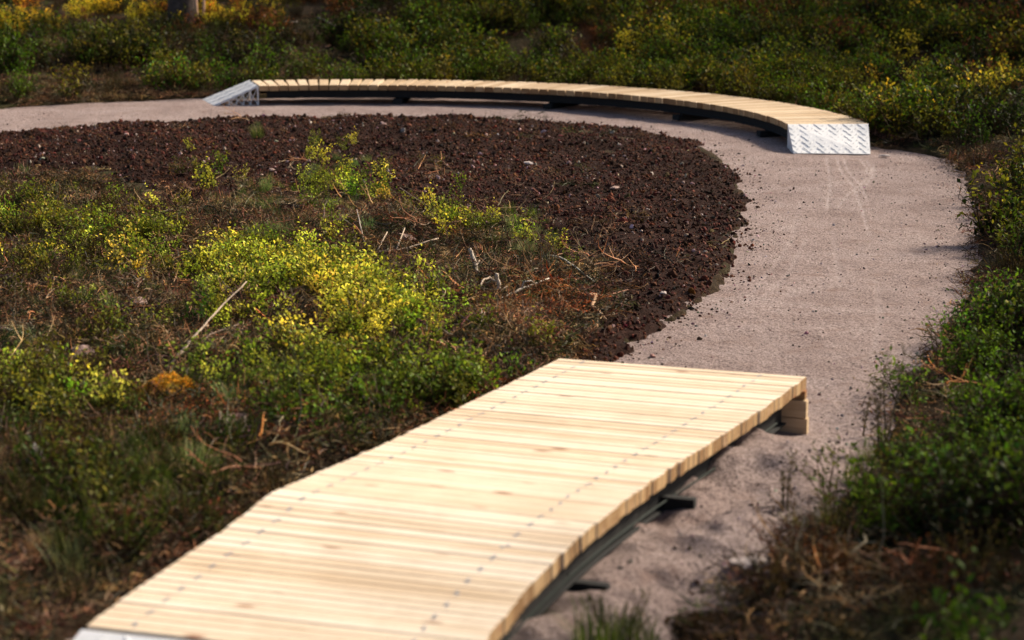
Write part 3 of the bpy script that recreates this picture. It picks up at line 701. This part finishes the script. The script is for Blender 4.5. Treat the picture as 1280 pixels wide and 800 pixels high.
x, y, z, U, V = [q[k] for q in (x, y, z, U, V)]; n = len(x)
T = tints(PALE, n, .25); T = paint(T, np.where(V > 450, .85, .3), (.07, .10, .015)); T = paint(T, np.full(n, .15), STRAW)
tag(mk('grass_cover', x, y, z - .01, RNG.uniform(.5, 1.1, n) * np.where(V < 400, .6, .9), T, 'gra', .2), kind='stuff')
# -- soil crumbs
x, y = sample(230000, 11, 32, .34); d = sdf(x, y, SOIL); spill = fbm(x, y, .6, 95)
zs = soil_h(x, y); k = (zs > np.maximum(sand_h(x, y), floor_h(x, y)) - .01) | ((d > -.6) & (RNG.random(len(x)) < .3 * np.exp(d / .12)) & (spill > -.2)); k &= (deckd(x, y) > .12)
x, y = x[k], y[k]; z = np.maximum(soil_h(x, y), sand_h(x, y)); n = len(x)
T = tints((.052, .0185, .0095), n, .5) * np.clip(1 + .5 * fbm(x, y, .9, 97), .4, 1.8)[:, None]; T = paint(T, np.full(n, .13), (.115, .046, .028), .3); T = paint(T, np.full(n, .03), (.42, .30, .25), .25)
s = np.exp(RNG.normal(math.log(.0098), .5, n)); s = np.clip(s, .005, .04)
o = cover('soil_crumbs', np.c_[x, y, z + s * .1], np.c_[RNG.uniform(0, 6.28, (n, 3))], np.c_[s, s * RNG.uniform(.6, 1, n), s * .8], T, RNG.integers(0, 4, n), PROTO['clo']); tag(o, kind='stuff')
# -- grit on the sand
x, y = sample(70000, 6, 30, .3); d = sdf(x, y, SAND)
k = (d > .02) & (RNG.random(len(x)) < np.where(d < .35, .5, .1)) & (deckd(x, y) > .0)
x, y = x[k], y[k]; z = sand_h(x, y); n = len(x); T = tints((.16, .12, .11), n, .5); T = paint(T, np.full(n, .25), (.42, .35, .33)); T = paint(T, np.full(n, .1), (.03, .018, .014))
s = np.clip(np.exp(RNG.normal(math.log(.006), .4, n)), .003, .018)
o = cover('grit', np.c_[x, y, z], np.c_[RNG.uniform(0, 6.28, (n, 3))], np.c_[s, s, s * .7], T, RNG.integers(0, 4, n), PROTO['clo']); tag(o, kind='stuff')

# ------------------------------------------------------------ plants one can point at
def plant(kind, name, u, v, s, col, label, cat, var=0, sz=1.0, group=None):
    me = OBJP[kind][var % len(OBJP[kind])]; o = bpy.data.objects.new(name, me); C.objects.link(o); p = P(u, v)
    o.location = p; o.scale = (s, s, s * sz); o.rotation_euler = (0, 0, random.uniform(0, 6.28)); o.color = (*col, 1)
    return tag(o, label, cat, group)
random.seed(99)
Yb = (.70, .64, .07); Yd = (.46, .46, .05); Yg = (.2, .27, .025); Vg = (.1, .19, .016)  # brightness of the sunny patch put into the yellow leaf colours
SPR = [(262, 240, 1.15, Yd, 'tall yellow bilberry sprig standing left of centre in the dark soil'),
       (238, 190, .6, Yd, 'small faint yellow green sprig at the upper left of the soil bed'),
       (405, 207, .95, Yb, 'yellow bilberry sprig nearest the far boardwalk, high in the soil bed'),
       (443, 182, .65, Yb, 'tiny bright yellow sprig alone at the top edge of the growth in the soil'),
       (432, 222, .8, Yd, 'yellow green sprig just below the tiny bright one in the soil bed'),
       (483, 212, .6, (.14, .16, .03), 'olive seedling standing alone right of the yellow sprigs on bare soil'),
       (482, 245, .9, Yg, 'green bilberry shrub at the right end of the middle growth in the soil'),
       (548, 212, .55, (.2, .17, .03), 'thin dull yellow seedling on bare soil below the middle of the curved boardwalk'),
       (560, 300, 1.0, Yb, 'upright bright yellow twig of leaves beside the dead branches mid picture'),
       (615, 283, .75, Yd, 'small yellow leaved sprig above the pale grass tuft'),
       (690, 322, .85, Yd, 'sprawling yellow twig at the right end of the growth, over dark soil'),
       (712, 335, .6, Yg, 'low green sprig rooted beside the bent grey branch in the soil'),
       (385, 262, 1.0, Yg, 'leafy green shrub left of the middle, behind the fallen forked branch'),
       (420, 285, .9, Yg, 'round green shrub right behind the fallen forked branch'),
       (325, 345, 1.0, Yb, 'bright yellow shrub at the upper end of the long leaning stick'),
       (272, 352, .95, Yd, 'yellow green shrub left of the upper end of the long leaning stick'),
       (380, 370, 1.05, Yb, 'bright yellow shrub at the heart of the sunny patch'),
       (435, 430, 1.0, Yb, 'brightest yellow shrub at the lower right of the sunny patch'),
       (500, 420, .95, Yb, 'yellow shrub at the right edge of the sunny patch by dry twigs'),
       (350, 425, .95, Yd, 'yellow green shrub at the lower left of the sunny patch'),
       (210, 325, .85, Yg, 'olive green shrub on the left above the pink stone'),
       (25, 300, 1.1, (.16, .16, .02), 'dull yellow shrub at the left edge of the picture below the dark soil'),
       (95, 318, 1.0, (.16, .16, .02), 'dull yellow shrub a step in from the left edge below the dark soil'),
       (40, 535, 1.1, (.24, .25, .025), 'yellow green shrub at the left edge above the foreground shade'),
       (640, 480, .8, Vg, 'green sprig closest to the left rear corner of the wide boardwalk'),
       (560, 500, .9, Vg, 'green shrub along the left side of the wide boardwalk, among small ones'),
       (470, 520, 1.05, Vg, 'lush green shrub midway along the left side of the wide boardwalk'),
       (380, 540, 1.05, Vg, 'rich green shrub at the lower end of the green strip beside the boardwalk'),
       (700, 425, .45, Yg, 'tiny green seedling by the orange roots near the boardwalk corner')]
for i, (u, v, s, c, l) in enumerate(SPR): plant('spr' if v < 300 else ('spr', 'bil')[i % 2], 'bilberry_shrub', u, v, s * .95, c, l, 'shrub', i)
BNK = [(1140, 505, .95, VIV, 'bright green shrub bulging over the sand edge right of the bare upright twig'),
       (1190, 470, 1.1, VIV, 'large bright green shrub on the right bank beside the narrow part of the sand'),
       (1245, 560, 1.2, GREEN, 'thick green shrub by the right edge of the picture at mid height'),
       (1110, 600, .9, GREEN, 'green shrub in front of the bare upright twig'),
       (1050, 630, .85, (.1, .11, .02), 'scraggly olive shrub leaning over the sand in the right foreground'),
       (1250, 285, .9, (.3, .3, .03), 'yellow tipped shrub at the right edge where the path bends'),
       (1205, 122, 1.35, (.85, .68, .07), 'tall shrub with pale yellow tips on the dark slope at upper right'),
       (1240, 120, 1.3, (.85, .66, .07), 'rightmost pale yellow tipped shrub on the dark upper right slope'),
       (1145, 110, 1.15, (.6, .5, .05), 'yellow tipped shrub on the slope just above the right end of the curved boardwalk'),
       (1075, 120, 1.0, GREEN, 'green shrub right behind the right hand ramp'),
       (785, 94, 1.3, (.55, .5, .04), 'round yellow leaved shrub behind the middle of the curved boardwalk'),
       (900, 65, 1.1, (.12, .15, .015), 'olive shrub high on the slope behind the curved boardwalk'),
       (520, 90, 1.2, VIV, 'fresh green shrub directly behind the left half of the curved boardwalk'),
       (405, 92, 1.1, GREEN, 'green shrub near the left end behind the curved boardwalk'),
       (200, 110, 1.1, (.09, .13, .02), 'green shrub left of the grey green ramp across the path')]
for i, (u, v, s, c, l) in enumerate(BNK): plant('bil', 'bilberry_shrub', u, v, s * 1.05, c, l, 'shrub', i)
GR = [(638, 300, .75, PALE, 'pale green arched grass tuft right of the white stub'), (658, 325, .85, (.2, .2, .09), 'dry grey green grass tuft standing over the curled root'),
      (583, 345, .5, (.08, .15, .02), 'small dark green grass tuft at the foot of the white stub'), (322, 172, .8, (.07, .1, .02), 'dark grass tuft alone near the top left of the soil bed'),
      (335, 270, .9, PALE, 'pale grass tuft drooping on the soil left of the yellow sprigs'), (715, 425, .45, (.2, .26, .1), 'thin grey green grass blades on soil just above the wide boardwalk'),
      (745, 815, .95, (.08, .12, .02), 'blurred green grass tuft at the bottom beside the wide boardwalk'), (800, 812, .8, (.07, .1, .02), 'blurred grass tuft at the bottom edge where sand meets brown moss'),
      (1090, 580, .6, (.1, .12, .03), 'sparse grass tuft at the base of the bare upright twig')]
for i, (u, v, s, c, l) in enumerate(GR): plant('gra', 'grass_tuft', u, v, s, c, l, 'grass', i)
HE = [(150, 690, 1.3, (.07, .10, .014), 'feathery dark green heather clump in the blurred left foreground'), (250, 660, 1.1, (.06, .08, .014), 'dark heather clump between the left foreground and the boardwalk edge'),
      (150, 465, .75, (.04, .12, .02), 'soft deep green clump left of the lower end of the leaning stick'), (190, 455, .6, (.05, .14, .02), 'small deep green feathery clump touching the leaning stick'),
      (862, 35, 1.5, RUST, 'rust brown heather bush high on the slope right of centre'), (743, 75, 1.2, (.12, .05, .015), 'brown heather bush behind the curved boardwalk beside the yellow shrub'),
      (770, 800, .8, (.07, .08, .02), 'blurred green heather clump beside the wide boardwalk at the bottom of the picture')]
for i, (u, v, s, c, l) in enumerate(HE): plant('hea', 'heather_clump', u, v, s, c, l, 'heather', i)
# the bare upright twig at the edge of the sand
def twiggy(name, u, v, h, n, seed, label, cat, col=(.13, .10, .05)):
    random.seed(seed); p0 = P(u, v); mb = MB()
    for s_ in range(n):
        d = Vector((random.uniform(-.16, .16), random.uniform(-.16, .16), 1)).normalized(); p = p0 + Vector((random.uniform(-.03, .03), random.uniform(-.03, .03), -.02)); L = h * random.uniform(.6, 1.05); pts = [p]
        for k in range(7): d = (d + rv(.13)).normalized(); pts.append(pts[-1] + d * L / 7)
        mb.tube(pts, [.007 * (1 - k / 8.5) for k in range(8)], 5, 0, .5)
        for k in range(2, 8):
            for b in range(5):
                e = (d * .6 + rv(.8)).normalized(); q = pts[k]; q2 = q + e * L * random.uniform(.06, .16); mb.tube([q, q.lerp(q2, .5) + rv(.006), q2], [.0022, .0016, .0008], 3, 0, .4, False)
                if random.random() < .7:
                    for _ in range(3): leafq(mb, q.lerp(q2, random.random()), rv(1), rv(), .018, .008, random.random(), 1)
    o = mb.build(name, [MT['twig'], MT['leaf_o']]); o.color = (*col, 1); return tag(o, label, cat)
twiggy('bare_sapling', 1100, 572, .66, 4, 5, 'bare thin brown sapling standing upright at the right edge of the sand', 'sapling')
twiggy('bare_twig', 1078, 545, .4, 1, 6, 'short leafless twig leaning left beside the upright sapling', 'twig')
twiggy('bare_twig', 985, 640, .35, 2, 9, 'faint dry twig sprawling over the sand right of the wide boardwalk', 'twig')

# ------------------------------------------------------------ sticks, roots, stones
def stick(name, pts, r, col, label, cat='stick', taper=.5, sides=[]):
    q = [P(u, v, dz + .03) for u, v, dz in pts]; fine = []; r = r * 1.25
    for i in range(len(q) - 1):
        for k in range(4): fine.append(q[i].lerp(q[i + 1], k / 4) + (rv(r * .3) if 0 < i + k else Vector()))
    fine.append(q[-1]); n = len(fine); mb = MB()
    mb.tube(fine, [r * (1 - (1 - taper) * k / (n - 1)) * random.uniform(.9, 1.1) for k in range(n)], 7)
    for k in range(2, n - 1, 3):
        d = ((fine[k + 1] - fine[k]).normalized() + rv(.8)).normalized(); mb.tube([fine[k], fine[k] + d * r * random.uniform(2, 5)], [r * .45, r * .2], 5)
    for sp in sides:
        z_ = [P(u, v, dz + .03) for u, v, dz in sp]; mb.tube(z_, [r * .6 * (1 - .5 * k / len(z_)) for k in range(len(z_))], 5)
    o = mb.build(name, MT['twig'], smooth=True); o.color = (*col, 1); return tag(o, label, cat)
GW = (.36, .27, .19); WW = (.42, .34, .26); OW = (.42, .2, .09); DW = (.2, .14, .1)
stick('fallen_stick', [(213, 455, .02), (245, 418, .12), (278, 382, .2), (308, 352, .3)], .008, GW, 'long pale stick leaning up through the yellow shrubs')
stick('fallen_stick', [(240, 440, .03), (262, 418, .06), (300, 405, .05)], .007, DW, 'thin dark stick lying beneath the long leaning one')
stick('fallen_stick', [(-8, 408, .03), (30, 418, .04), (76, 430, .03)], .012, GW, 'pale grey stick entering from the left edge of the picture')
stick('fallen_branch', [(462, 317, .03), (500, 312, .06), (548, 298, .09)], .010, GW, 'forked fallen branch lying behind the sunny patch', 'branch', .5, [[(495, 313, .06), (506, 285, .14)], [(470, 316, .04), (484, 290, .12)]])
stick('fallen_stick', [(380, 300, .03), (402, 294, .05), (408, 290, .06)], .010, DW, 'short dark stick beside pale grass above the sunny patch')
stick('dead_stub', [(597, 345, 0), (593, 328, .1), (587, 311, .2)], .016, WW, 'whitish peeling stub standing in the debris, taller of two', 'stub', .8)
stick('dead_stub', [(626, 371, 0), (623, 356, .08), (621, 342, .16)], .014, WW, 'shorter whitish stub standing beside the curled root', 'stub', .85)
stick('curled_root', [(622, 353, .08), (612, 347, .1), (603, 350, .1), (601, 358, .07), (606, 364, .03)], .008, GW, 'pale root curled into a loop left of the shorter stub', 'root')
stick('fallen_branch', [(618, 377, .02), (650, 362, .05), (686, 348, .09)], .010, (.45, .38, .3), 'pale grey branch lying towards the boardwalk with a curl at its middle', 'branch', .5, [[(652, 361, .05), (655, 352, .1), (664, 351, .1), (670, 355, .07)]])
stick('bent_branch', [(687, 320, .04), (703, 323, .05), (722, 336, .04), (745, 354, .02)], .009, (.38, .34, .26), 'bent grey branch arching down over dark soil on the right of the growth', 'branch')
stick('twisted_root', [(736, 368, .04), (745, 369, .05), (740, 383, .04), (750, 391, .03), (758, 400, .01)], .013, (.5, .3, .16), 'orange brown twisted root on the soil near the boardwalk corner', 'root')
stick('thin_root', [(736, 368, .04), (760, 369, .03), (785, 362, .02), (798, 365, .01)], .006, (.28, .12, .06), 'thin reddish root running right over the dark soil', 'root')
stick('dry_stem', [(541, 362, .02), (552, 380, .02), (562, 402, .01)], .006, GW, 'thin straw coloured stem slanting down through the debris', 'stem')
stick('dry_stem', [(592, 417, .01), (602, 402, .04), (606, 390, .06)], .006, GW, 'short forked stem rising from brown litter', 'stem', .5, [[(603, 400, .04), (602, 386, .1)]])
stick('fallen_stick', [(558, 406, .02), (583, 406, .02)], .007, DW, 'short horizontal dark stick near the right edge of the sunny patch')
stick('fallen_stick', [(531, 353, .02), (570, 353, .03)], .011, (.3, .18, .12), 'reddish horizontal stick lying left of the white stubs')
stick('dry_stem', [(276, 548, .01), (274, 530, .08), (275, 514, .14)], .006, GW, 'straw stem standing beside the small block in the litter', 'stem')
stick('dry_stem', [(298, 545, .01), (307, 532, .05), (306, 520, .1)], .006, GW, 'bent straw stem right of the small pink block', 'stem')
stick('fallen_stick', [(215, 574, .02), (240, 586, .03), (262, 598, .02)], .009, (.25, .12, .06), 'reddish stick lying in shade at lower left')
stick('fallen_branch', [(955, 718, .02), (985, 722, .02), (1020, 720, .03), (1048, 712, .04)], .017, (.33, .22, .15), 'brown bent branch lying beside pale stones in the right foreground', 'branch')
stick('fallen_stick', [(310, 27, .05), (345, 28, .05), (372, 27, .05)], .02, WW, 'pale stick lying on the far slope right of the tree trunk')
stick('fallen_stick', [(398, 22, .05), (425, 35, .05)], .018, WW, 'pale stick slanting on the far slope, second from the trunk')
stick('dry_stem', [(455, 303, .02), (450, 280, .1), (446, 262, .17)], .006, WW, 'whitish dead stem standing among green sprigs in the soil bed', 'stem')
stick('fallen_stick', [(500, 235, .02), (530, 255, .03), (552, 268, .02)], .006, DW, 'thin dark stick on the soil right of the green sprigs')
stick('fallen_stick', [(645, 268, .02), (662, 275, .03), (672, 284, .02)], .007, DW, 'thin dark twig on bare soil above the pale grass')
def rock(name, u, v, s, col, label, cat='stone', var=0, sq=(1, .8, .55), tilt=0):
    o = bpy.data.objects.new(name, OBJP['clo'][var % 2]); C.objects.link(o); p = P(u, v); o.location = p + Vector((0, 0, s * sq[2] * .3 + .02)); o.scale = tuple(s * q for q in sq)
    o.rotation_euler = (tilt, tilt * .5, random.uniform(0, 6.28)); o.color = (*col, 1); return tag(o, label, cat)
PK = (.36, .24, .2); PW = (.55, .46, .42)
rock('stone', 172, 384, .085, PK, 'pinkish stone half buried left of the long leaning stick')
rock('stone', 104, 448, .10, PK, 'pink stone in the litter left of the deep green clump')
rock('stone', 12, 352, .08, PK, 'pink stone at the left edge of the picture below the shrubs', var=1)
rock('stone', 507, 303, .09, PK, 'pinkish stone behind the forked fallen branch', var=1)
rock('stone', 470, 372, .11, (.3, .23, .2), 'grey pink stone at the top of the dry patch beside the yellow shrubs')
rock('stone', 520, 375, .09, (.3, .23, .2), 'grey stone showing in the dry patch left of the white stubs', var=1)
rock('stone', 942, 713, .07, PW, 'pale stone at the left end of the brown bent branch', sq=(1.3, .8, .6))
rock('stone', 982, 708, .045, (.3, .24, .22), 'small grey stone right of the pale stone in the right foreground', var=1)
rock('stone', 1009, 700, .05, (.28, .22, .2), 'dull round stone behind the brown bent branch')
rock('stone', 1106, 197, .045, PW, 'small pale stone on the sand just right of the bright ramp', var=1, sq=(1.3, .8, .4))
rock('stone', 661, 207, .05, PW, 'pale pebble on the soil below the middle of the curved boardwalk')
rock('stone', 768, 238, .045, PK, 'pink pebble on the soil at the right of the bed')
rock('stone', 829, 370, .03, PW, 'white pebble near the right border of the soil bed', var=1)
rock('stone', 340, 215, .04, PK, 'pinkish pebble on the dark soil at upper left')
rock('wood_block', 292, 531, .06, (.36, .22, .18), 'small pink chopped block of wood in the litter left of the boardwalk', 'wood block', sq=(1.2, .9, .7))
rock('bark_chunk', 45, 590, .09, (.3, .27, .26), 'grey bark chunk standing in shade at the left edge', 'bark', sq=(.5, .5, 1.3))
rock('bark_chunk', 190, 318, .06, (.3, .2, .16), 'small reddish bark chunk below the dark soil on the left', 'bark', 1, (1.5, .6, .4))
rock('stone', 985, 350 - 2, .018, (.06, .05, .05), 'tiny dark pebble alone in the middle of the sand path')
# moss cushion
def moss(u, v, rx, h, label, col, seed, n=5200):
    random.seed(seed); p0 = P(u, v); mb = MB(); ph = random.random() * 9
    for i in range(n):
        a = random.uniform(0, 6.283); q = math.sqrt(random.random()); lump = .75 + .25 * math.sin(a * 3 + ph) * math.cos(q * 7 + ph)
        c = Vector((q * math.cos(a) * rx * 1.25, q * math.sin(a) * rx, h * max(0, 1 - q * q) ** .6 * lump + .012 * math.sin(q * 40 + a * 9)))
        nrm = Vector((c.x, c.y, h * .9 + .02)).normalized(); d = (nrm + rv(.55)).normalized()
        leafq(mb, p0 + c, d, rv(), random.uniform(.012, .028), .008, random.random() * .98)
    ring = [(p0.x + math.cos(a) * rx * 1.2 * f, p0.y + math.sin(a) * rx * .95 * f, p0.z + z) for f, z in ((1, -.02), (.7, h * .62), (.3, h * .82)) for a in [k * .5236 for k in range(12)]]
    mb.add(ring, [(k, (k + 1) % 12, 12 + (k + 1) % 12, 12 + k) for k in range(12)] + [(12 + k, 12 + (k + 1) % 12, 24 + (k + 1) % 12, 24 + k) for k in range(12)] + [tuple(range(24, 36))], 0, .2)
    o = mb.build('moss_cushion', MT['leaf_o']); o.color = (*col, 1); return tag(o, label, 'moss')
moss(212, 498, .15, .14, 'bright orange yellow moss cushion below the leaning stick', (.62, .37, .05), 3)
moss(178, 508, .14, .09, 'darker left part of the orange moss cushion, its shade put into colour', (.17, .12, .02), 4)  # shaded left side of the moss clump, given as a duller tint
moss(900, 798, .22, .08, 'dark brown moss hump at the bottom of the picture near the sand', (.05, .03, .015), 6, 3500)

# ------------------------------------------------------------ pines at the back, others added out of view for shade
def pine(loc, h, r, seed, label, group=None, src=None):
    random.seed(seed); root = empty('pine_tree', loc); tag(root, label, 'tree', group)
    if src:
        for ch in list(src.children):
            c = ch.copy(); C.objects.link(c); c.parent = root; c.matrix_parent_inverse = Matrix.Identity(4); c.location = (0, 0, 0)
        root.rotation_euler = (0, 0, random.uniform(0, 6.28)); sc_ = h / 13; root.scale = (sc_, sc_, sc_); return root
    mb = MB(); pts = [Vector((math.sin(k) * .05, math.cos(k * 1.3) * .05, k * h / 10 - .3)) for k in range(11)]
    rad = [r * (1.35 if k == 0 else 1.05) * (1 - .085 * k) for k in range(11)]
    mb.tube([pts[0], pts[0] + Vector((0, 0, .35))] + pts[1:], [rad[0] * 1.15, rad[1] * 1.05] + rad[1:], 20)
    limbs = []
    for k in range(46):
        f = random.uniform(.42, .98); z = h * f - .3; a = random.uniform(0, 6.283); L = (1.1 - f) * 3.6 + .4; d = Vector((math.cos(a), math.sin(a), random.uniform(-.1, .35))).normalized()
        p = Vector((0, 0, z)); q = [p, p + d * L * .5 + Vector((0, 0, .05)), p + d * L + Vector((0, 0, .2))]; mb.tube(q, [.05, .03, .01], 5); limbs.append(q)
    t = mb.build('trunk', MT['bark'], None, True)
    cb = MB()
    for q in limbs:
        for j in range(16):
            c = q[0].lerp(q[2], random.uniform(.3, 1.05)) + rv(.35)
            for i in range(9):
                d = (rv(1) + Vector((0, 0, .4))).normalized(); leafq(cb, c + rv(.12), d, rv(), random.uniform(.14, .26), .035, random.random() * .98)
    cr = cb.build('crown', MT['leaf_o']); cr.color = (.035, .06, .015, 1)
    for o in (t, cr): o.parent = root
    return root
pt = P(228, 29); src = pine(tuple(pt), 13, .29, 31, 'grey pine trunk at the top left rising out of yellow undergrowth')
src_g = 'pines of the surrounding forest'
for i, (x_, y_, h_) in enumerate([(-16, 55, 14), (-4, 58, 13), (3, 52, 14), (9, 57, 15), (15, 50, 13), (20, 44, 14), (-24, 48, 13), (22, 33, 12), (-20, 36, 13), (26, 55, 15), (-9, 66, 15), (7, 68, 15), (14, 50, 14), (16, 47.5, 13), (10.5, 50.5, 13), (12.5, 53, 14), (19.5, 46, 13.5), (17.5, 50, 14), (21.5, 41, 12), (23, 44, 14), (12.8, 15.2, 11), (8, 52, 14)]):  # last entries are unseen pines added to shade the slope and lower right
    pine((x_, y_, gz(x_, y_) - .1), h_, .2, i, 'unseen forest pine around the clearing, later ones added to cast shade', src_g, src)
def thin_trunk(u, v, r, h, lean, label):
    p = P(u, v + 4); mb = MB(); root = empty('birch_sapling', tuple(p)); tag(root, label, 'tree'); pts = [p + Vector((lean * k / 8 * h, 0, h * k / 8 - .05)) for k in range(9)]
    mb.tube(pts, [r * (1 - .09 * k) for k in range(9)], 10); o = mb.build('trunk', MT['twig'], root, True); o.color = (.7, .42, .26, 1)  # warm orange light on the trunk put into its colour
    cb = MB()
    for k in range(4, 9):
        for j in range(14):
            c = pts[k] + rv(.5)
            for i in range(5): leafq(cb, c + rv(.12), rv(1), rv(), .05, .035, random.random() * .98)
    o = cb.build('crown', MT['leaf_o'], root); o.color = (.3, .28, .03, 1)
thin_trunk(247, 26, .035, 3.2, -.05, 'thin pale sapling trunk just right of the grey pine trunk')
thin_trunk(254, 28, .03, 2.9, .05, 'second thin pale sapling trunk, leaning right of the first')
